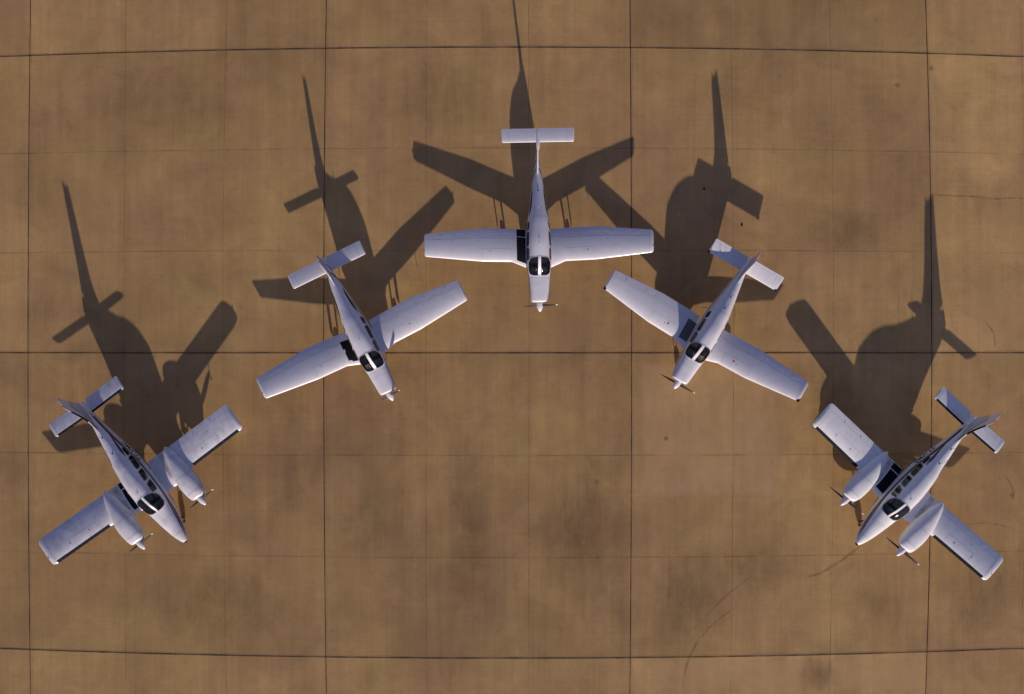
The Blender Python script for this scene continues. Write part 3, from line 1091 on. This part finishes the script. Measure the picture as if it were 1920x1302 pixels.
def concrete():
    m = mat('concrete', (.3, .2, .1), .88, spec=.25)
    nt = m.node_tree
    L = nt.links
    b = nt.nodes['Principled BSDF']
    tc = node(m, 'ShaderNodeTexCoord')
    def noise(scale, detail=5, rough=.6, sc=(1, 1, 1), dist=0.0):
        mp = node(m, 'ShaderNodeMapping')
        mp.inputs['Scale'].default_value = sc
        L.new(tc.outputs['Object'], mp.inputs['Vector'])
        n = node(m, 'ShaderNodeTexNoise')
        n.inputs['Scale'].default_value = scale
        n.inputs['Detail'].default_value = detail
        n.inputs['Roughness'].default_value = rough
        n.inputs['Distortion'].default_value = dist
        L.new(mp.outputs[0], n.inputs['Vector'])
        return n.outputs['Fac']
    def remap(sock, lo, hi, a, c):
        r = node(m, 'ShaderNodeMapRange')
        r.inputs[1].default_value = lo
        r.inputs[2].default_value = hi
        r.inputs[3].default_value = a
        r.inputs[4].default_value = c
        L.new(sock, r.inputs[0])
        return r.outputs[0]
    def mul(a, c):
        q = node(m, 'ShaderNodeMath', operation='MULTIPLY')
        L.new(a, q.inputs[0])
        L.new(c, q.inputs[1])
        return q.outputs[0]
    at = node(m, 'ShaderNodeAttribute')
    at.attribute_name = 'tint'
    f = remap(at.outputs['Fac'], 0, 1, .66, 1.34)
    f = mul(f, remap(noise(.09, 6, .62), .3, .7, .80, 1.17))          # broad discolouring
    f = mul(f, remap(noise(.45, 7, .68, dist=.6), .3, .72, 1.12, .80))  # blotches
    f = mul(f, remap(noise(1.0, 5, .6, (1.6, .10, 1)), .3, .72, 1.07, .89))  # trowel bands
    f = mul(f, remap(noise(1.0, 4, .6, (9.0, .22, 1)), .35, .7, 1.035, .95))  # fine streaks one way
    f = mul(f, remap(noise(1.0, 4, .6, (.3, 8.0, 1)), .35, .7, 1.025, .965))  # and the other
    f = mul(f, remap(noise(14, 5, .8), .3, .7, .89, 1.10))
    f = mul(f, remap(noise(1.9, 8, .75), .54, .78, 1.0, .80))          # grimy spots
    hue = node(m, 'ShaderNodeMixRGB')
    hue.inputs[1].default_value = (.42, .248, .116, 1)
    hue.inputs[2].default_value = (.475, .302, .122, 1)
    L.new(remap(noise(.16, 5, .6, dist=.8), .35, .65, 0, 1), hue.inputs[0])
    mx = node(m, 'ShaderNodeVectorMath', operation='SCALE')
    L.new(hue.outputs[0], mx.inputs[0])
    L.new(f, mx.inputs['Scale'])
    L.new(mx.outputs[0], b.inputs['Base Color'])
    bp = node(m, 'ShaderNodeBump')
    bp.inputs['Strength'].default_value = .25
    bp.inputs['Distance'].default_value = .01
    L.new(noise(30, 4, .7), bp.inputs['Height'])
    L.new(bp.outputs[0], b.inputs['Normal'])
    return m
M['concrete'] = concrete()

def marks(name, col, lo, hi, scale):
    """a thin stain or joint filler: colour varies and fades out in places"""
    m = mat(name, col, .9, spec=.2)
    nt = m.node_tree
    L = nt.links
    b = nt.nodes['Principled BSDF']
    tc = node(m, 'ShaderNodeTexCoord')
    n = node(m, 'ShaderNodeTexNoise')
    n.inputs['Scale'].default_value = scale
    n.inputs['Detail'].default_value = 6
    n.inputs['Roughness'].default_value = .65
    L.new(tc.outputs['Object'], n.inputs['Vector'])
    r = node(m, 'ShaderNodeMapRange')
    r.inputs[1].default_value = .32
    r.inputs[2].default_value = .68
    r.inputs[3].default_value = lo
    r.inputs[4].default_value = hi
    L.new(n.outputs['Fac'], r.inputs[0])
    L.new(r.outputs[0], b.inputs['Alpha'])
    return m
M['joint'] = marks('joint_filler', (.03, .019, .015), .55, 1.0, .6)
M['minor'] = marks('saw_cut', (.10, .06, .034), .0, .62, .5)
M['scuff'] = marks('rubber_scuff', (.17, .10, .055), .0, .40, 1.2)
M['spot'] = marks('oil_spot', (.16, .10, .05), .05, .4, 3.0)
M['soot'] = marks('exhaust_soot', (.22, .18, .15), .0, .45, 2.6)
M['pale'] = marks('pale_residue', (.48, .33, .2), .0, .34, .9)

def apron():
    N = 30
    vs, fs, tint = [], [], []
    n = 6 * N + 1
    for j in range(n):
        for i in range(n):
            x, y = gpt((i - 3 * N) / 3, (j - 3 * N) / 3)
            vs.append((x, y, 0))
    over = {(2, -1): .80, (2, -2): .60, (1, -1): .50, (0, -1): .5, (1, 0): .50, (2, 0): .52, (0, 0): .36, (1, 1): .80, (2, 1): .62, (0, 1): .56, (-1, -1): .4, (-1, 0): .42}
    rnd = random.Random(7)
    big = {}
    for j in range(n - 1):
        for i in range(n - 1):
            a = j * n + i
            fs.append((a, a + n, a + n + 1, a + 1))
            U, V = (i - 3 * N) // 3, (j - 3 * N) // 3
            if (U, V) not in big:
                big[(U, V)] = over.get((U, V), .5 + rnd.uniform(-.16, .16))
            tint.append(big[(U, V)] + rnd.uniform(-.035, .035))
    me = bpy.data.meshes.new('concrete_apron')
    me.from_pydata(vs, [], fs)
    at = me.attributes.new('tint', 'FLOAT', 'FACE')
    at.data.foreach_set('value', tint)
    me.materials.append(M['concrete'])
    ap = bpy.data.objects.new('concrete_apron', me)
    COL.objects.link(ap)
    ap['kind'] = 'structure'
    ap['label'] = 'sandy concrete apron poured in large square slabs'
    # ground to the horizon
    me = bpy.data.meshes.new('ground')
    me.from_pydata([(-4000, -4000, -.06), (4000, -4000, -.06), (4000, 4000, -.06), (-4000, 4000, -.06)], [], [(0, 1, 2, 3)])
    gm = mat('dry_ground', (.22, .16, .09), .95)
    noise_tint(gm, (.16, .13, .07), (.27, .2, .12), .02, 8)
    me.materials.append(gm)
    g = bpy.data.objects.new('ground', me)
    COL.objects.link(g)
    g['kind'] = 'structure'

    def ribbon(mb, pts, wd, z=.004, rag=.0):
        rows = []
        for i, p in enumerate(pts):
            a = pts[max(0, i - 1)]
            c = pts[min(len(pts) - 1, i + 1)]
            dx, dy = c[0] - a[0], c[1] - a[1]
            l = math.hypot(dx, dy) or 1
            nx, ny = -dy / l, dx / l
            w_ = wd(i / (len(pts) - 1)) if callable(wd) else wd
            w_ *= 1 + rag * random.uniform(-1, 1)
            ox = random.uniform(-1, 1) * rag * .3 * w_
            rows.append([(p[0] + nx * (ox - w_ / 2), p[1] + ny * (ox - w_ / 2), z), (p[0] + nx * (ox + w_ / 2), p[1] + ny * (ox + w_ / 2), z)])
        mb.grid(rows)
    mj, mn, pl = MB(), MB(), MB()
    ext = 14
    for k in range(-ext, ext + 1):
        for t in (0, 1):
            steps = ext * 2 * 24
            line = [gpt(k, -ext + i / 24) if t == 0 else gpt(-ext + i / 24, k) for i in range(steps + 1)]
            ribbon(mj, line, .040 if t == 0 else .044, .006 if t == 0 else .0105, .25)
            if abs(k) < 5:
                l2 = [(x + .075, y) if t == 0 else (x, y + .075) for x, y in line[6 * 24:-6 * 24]]
                ribbon(pl, l2, .09, .004 if t == 0 else .0045, .5)
    for k in range(-6 * 3, 6 * 3):
        if k % 3 == 0:
            continue
        for t in (0, 1):
            line = [gpt(k / 3, -6 + i / 12) if t == 0 else gpt(-6 + i / 12, k / 3) for i in range(12 * 12 + 1)]
            ribbon(mn, line, .018 if t == 0 else .022, .0055 if t == 0 else .0095, .3)
    mj.build('expansion_joint', M['joint'], ap, smooth=0)
    mn.build('saw_cut_joint', M['minor'], ap, smooth=0)
    pl.build('joint_residue', M['pale'], ap, smooth=0)
    def gp(px, py):
        return ((px - 960) / PX, -(py - 651) / PX)
    def smooth_line(pts, n=40):
        tab = [(i, p[0], p[1]) for i, p in enumerate(pts)]
        out = []
        for i in range(n + 1):
            u = (len(pts) - 1) * i / n
            j = min(int(u), len(pts) - 2)
            f = u - j
            p0, p1, p2, p3 = pts[max(j - 1, 0)], pts[j], pts[j + 1], pts[min(j + 2, len(pts) - 1)]
            out.append(tuple(.5 * (2 * p1[q] + (p2[q] - p0[q]) * f + (2 * p0[q] - 5 * p1[q] + 4 * p2[q] - p3[q]) * f * f + (3 * p1[q] - p0[q] - 3 * p2[q] + p3[q]) * f**3) for q in (0, 1)))
        return out
    for pts, wd in (([(1392, 1130), (1345, 1165), (1315, 1195), (1298, 1222), (1286, 1255), (1280, 1290)], .10),
                    ([(1613, 1025), (1580, 1050), (1540, 1075), (1515, 1082)], .12),
                    ([(1800, 985), (1850, 982), (1885, 988), (1915, 1000)], .05),
                    ([(1880, 890), (1893, 905), (1900, 925), (1897, 940)], .09),
                    ([(1845, 600), (1862, 625), (1866, 650)], .08),
                    ([(1300, 1180), (1360, 1120), (1410, 1080)], .05)):
        mb = MB()
        ribbon(mb, smooth_line([gp(*p) for p in pts]), lambda t, q=wd: q * (.35 + .65 * math.sin(math.pi * t)), .012, .2)
        mb.build('tyre_scuff', M['scuff'], ap, smooth=0)
    mb = MB()
    ribbon(mb, smooth_line([gp(*p) for p in [(1748, 366), (1790, 368), (1830, 370), (1870, 374), (1900, 372), (1960, 376)]], 60), .035, .012, .6)
    mb.build('crack', M['minor'], ap, smooth=0)
    for px, py, r in ((1747, 129, .13), (1683, 161, .13), (1249, 823, .11), (1897, 930, .12), (1120, 905, .10)):
        mb = MB()
        c = gp(px, py)
        ring = [(c[0] + r * math.cos(a) * random.uniform(.85, 1.15), c[1] + r * math.sin(a) * random.uniform(.85, 1.15), .0125) for a in [2 * math.pi * k / 18 for k in range(18)]]
        ring2 = [((p[0] + c[0]) / 2, (p[1] + c[1]) / 2, .0125) for p in ring]
        mb.fan_patch([ring, ring2])
        mb.build('oil_spot', M['spot'], ap, smooth=0)
    for px, py in ((1391, 423), (1320, 354)):
        c = gp(px, py)
        mb = MB()
        mb.lathe((c[0], c[1], .0), (0, 0, 1), [(0, .055), (.02, .055), (.03, .035)], 12)
        mb.tube([(c[0] - .05, c[1] - .01, .02), (c[0], c[1], .035), (c[0] + .06, c[1] + .015, .02)], .012, 6)
        mb.build('tie_down_ring', M['tyre'], ap)
    return ap
AP = apron()

def stain_mat(name, col, strength, box, scale, seed):
    m = mat(name, col, .9, spec=.2)
    nt = m.node_tree
    L = nt.links
    b = nt.nodes['Principled BSDF']
    tc = node(m, 'ShaderNodeTexCoord')
    def nz(s, d, rg):
        n = node(m, 'ShaderNodeTexNoise')
        n.noise_dimensions = '4D'
        n.inputs['W'].default_value = seed
        n.inputs['Scale'].default_value = s
        n.inputs['Detail'].default_value = d
        n.inputs['Roughness'].default_value = rg
        mp = node(m, 'ShaderNodeMapping')
        mp.inputs['Scale'].default_value = (1.5, .6, 1)
        L.new(tc.outputs['Object'], mp.inputs['Vector'])
        L.new(mp.outputs[0], n.inputs['Vector'])
        return n
    warp = nz(1.1 if box else .7, 8, .7)
    sub = node(m, 'ShaderNodeVectorMath', operation='SUBTRACT')
    sub.inputs[1].default_value = (.5, .5, .5)
    L.new(warp.outputs['Color'], sub.inputs[0])
    scl = node(m, 'ShaderNodeVectorMath', operation='SCALE')
    scl.inputs['Scale'].default_value = .22 if box else 1.15
    L.new(sub.outputs[0], scl.inputs[0])
    g = node(m, 'ShaderNodeVectorMath', operation='MULTIPLY_ADD')
    g.inputs[1].default_value = (2, 2, 0)
    g.inputs[2].default_value = (-1, -1, 0)
    L.new(tc.outputs['Generated'], g.inputs[0])
    ad = node(m, 'ShaderNodeVectorMath', operation='ADD')
    L.new(g.outputs[0], ad.inputs[0])
    L.new(scl.outputs[0], ad.inputs[1])
    if box:
        ab = node(m, 'ShaderNodeVectorMath', operation='ABSOLUTE')
        L.new(ad.outputs[0], ab.inputs[0])
        sx = node(m, 'ShaderNodeSeparateXYZ')
        L.new(ab.outputs[0], sx.inputs[0])
        mx = node(m, 'ShaderNodeMath', operation='MAXIMUM')
        L.new(sx.outputs[0], mx.inputs[0])
        L.new(sx.outputs[1], mx.inputs[1])
        d = mx.outputs[0]
    else:
        ln = node(m, 'ShaderNodeVectorMath', operation='LENGTH')
        L.new(ad.outputs[0], ln.inputs[0])
        d = ln.outputs['Value']
    fo = node(m, 'ShaderNodeMapRange')
    fo.interpolation_type = 'SMOOTHSTEP'
    fo.inputs[1].default_value = .78 if box else .0
    fo.inputs[2].default_value = .93 if box else .92
    fo.inputs[3].default_value = strength
    fo.inputs[4].default_value = 0
    L.new(d, fo.inputs[0])
    n2 = nz(scale, 8, .72)
    r2 = node(m, 'ShaderNodeMapRange')
    r2.inputs[1].default_value = .35
    r2.inputs[2].default_value = .65
    r2.inputs[3].default_value = .35
    r2.inputs[4].default_value = 1.0
    L.new(n2.outputs['Fac'], r2.inputs[0])
    ml = node(m, 'ShaderNodeMath', operation='MULTIPLY')
    L.new(fo.outputs[0], ml.inputs[0])
    L.new(r2.outputs[0], ml.inputs[1])
    L.new(ml.outputs[0], b.inputs['Alpha'])
    return m
DARK, PALE = (.14, .09, .045), (.78, .53, .28)
for i, (px, py, sx, sy, c, k, box) in enumerate((
        (1331, 805, 300, 290, PALE, .48, True), (1480, 1265, 600, 62, PALE, .42, True), (1090, 985, 260, 330, DARK, .34, False), (880, 1010, 130, 420, DARK, .26, False),
        (1290, 1130, 190, 280, DARK, .32, False), (1535, 1262, 120, 120, DARK, .42, False), (1570, 760, 210, 260, DARK, .34, False), (700, 980, 200, 260, DARK, .24, False),
        (1600, 430, 220, 150, DARK, .30, False), (1860, 600, 260, 240, PALE, .32, False), (1590, 70, 340, 90, PALE, .28, False), (1240, 290, 200, 300, PALE, .18, False),
        (1850, 1090, 220, 240, DARK, .28, False), (400, 1130, 420, 200, DARK, .26, False), (330, 200, 380, 220, DARK, .2, False), (800, 190, 330, 210, DARK, .18, False),
        (150, 430, 220, 320, PALE, .18, False), (560, 860, 160, 300, DARK, .18, False), (1420, 1060, 340, 150, DARK, .22, False), (640, 890, 130, 120, PALE, .24, False),
        (1450, 650, 480, 60, PALE, .2, False), (1660, 1130, 180, 180, DARK, .2, False), (1300, 540, 160, 200, DARK, .18, False))):
    x, y = (px - 960) / PX, -(py - 651) / PX
    mb = MB()
    z = .0006 + .00014 * i
    hx, hy = sx / PX / 2, sy / PX / 2
    mb.grid([[(x - hx, y - hy, z), (x + hx, y - hy, z)], [(x - hx, y + hy, z), (x + hx, y + hy, z)]])
    mb.build('stain', stain_mat('weathered_stain', c, k, box, 1.5, i * 3.7), AP, smooth=0)

twin((-17.473, -6.751, 0), -143.92, 'white twin-engine plane at far left, nose down to the right, dark flank stripes', '7T-VMC', True, (160, 156))
single('B', (-7.106, 0.291, 0), -153.95, 'white single-engine plane with uneven-edged black walkway, between left twin-engine plane and T-tail plane')
single('A', (1.279, 4.876, 0), -178.89, 'white single-engine T-tail plane at the top of the arc, nose straight down')
single('C', (9.365, 0.756, 0), 149.87, 'white single-engine plane with ribbed black walkway and red fuel cap marks on its wings')
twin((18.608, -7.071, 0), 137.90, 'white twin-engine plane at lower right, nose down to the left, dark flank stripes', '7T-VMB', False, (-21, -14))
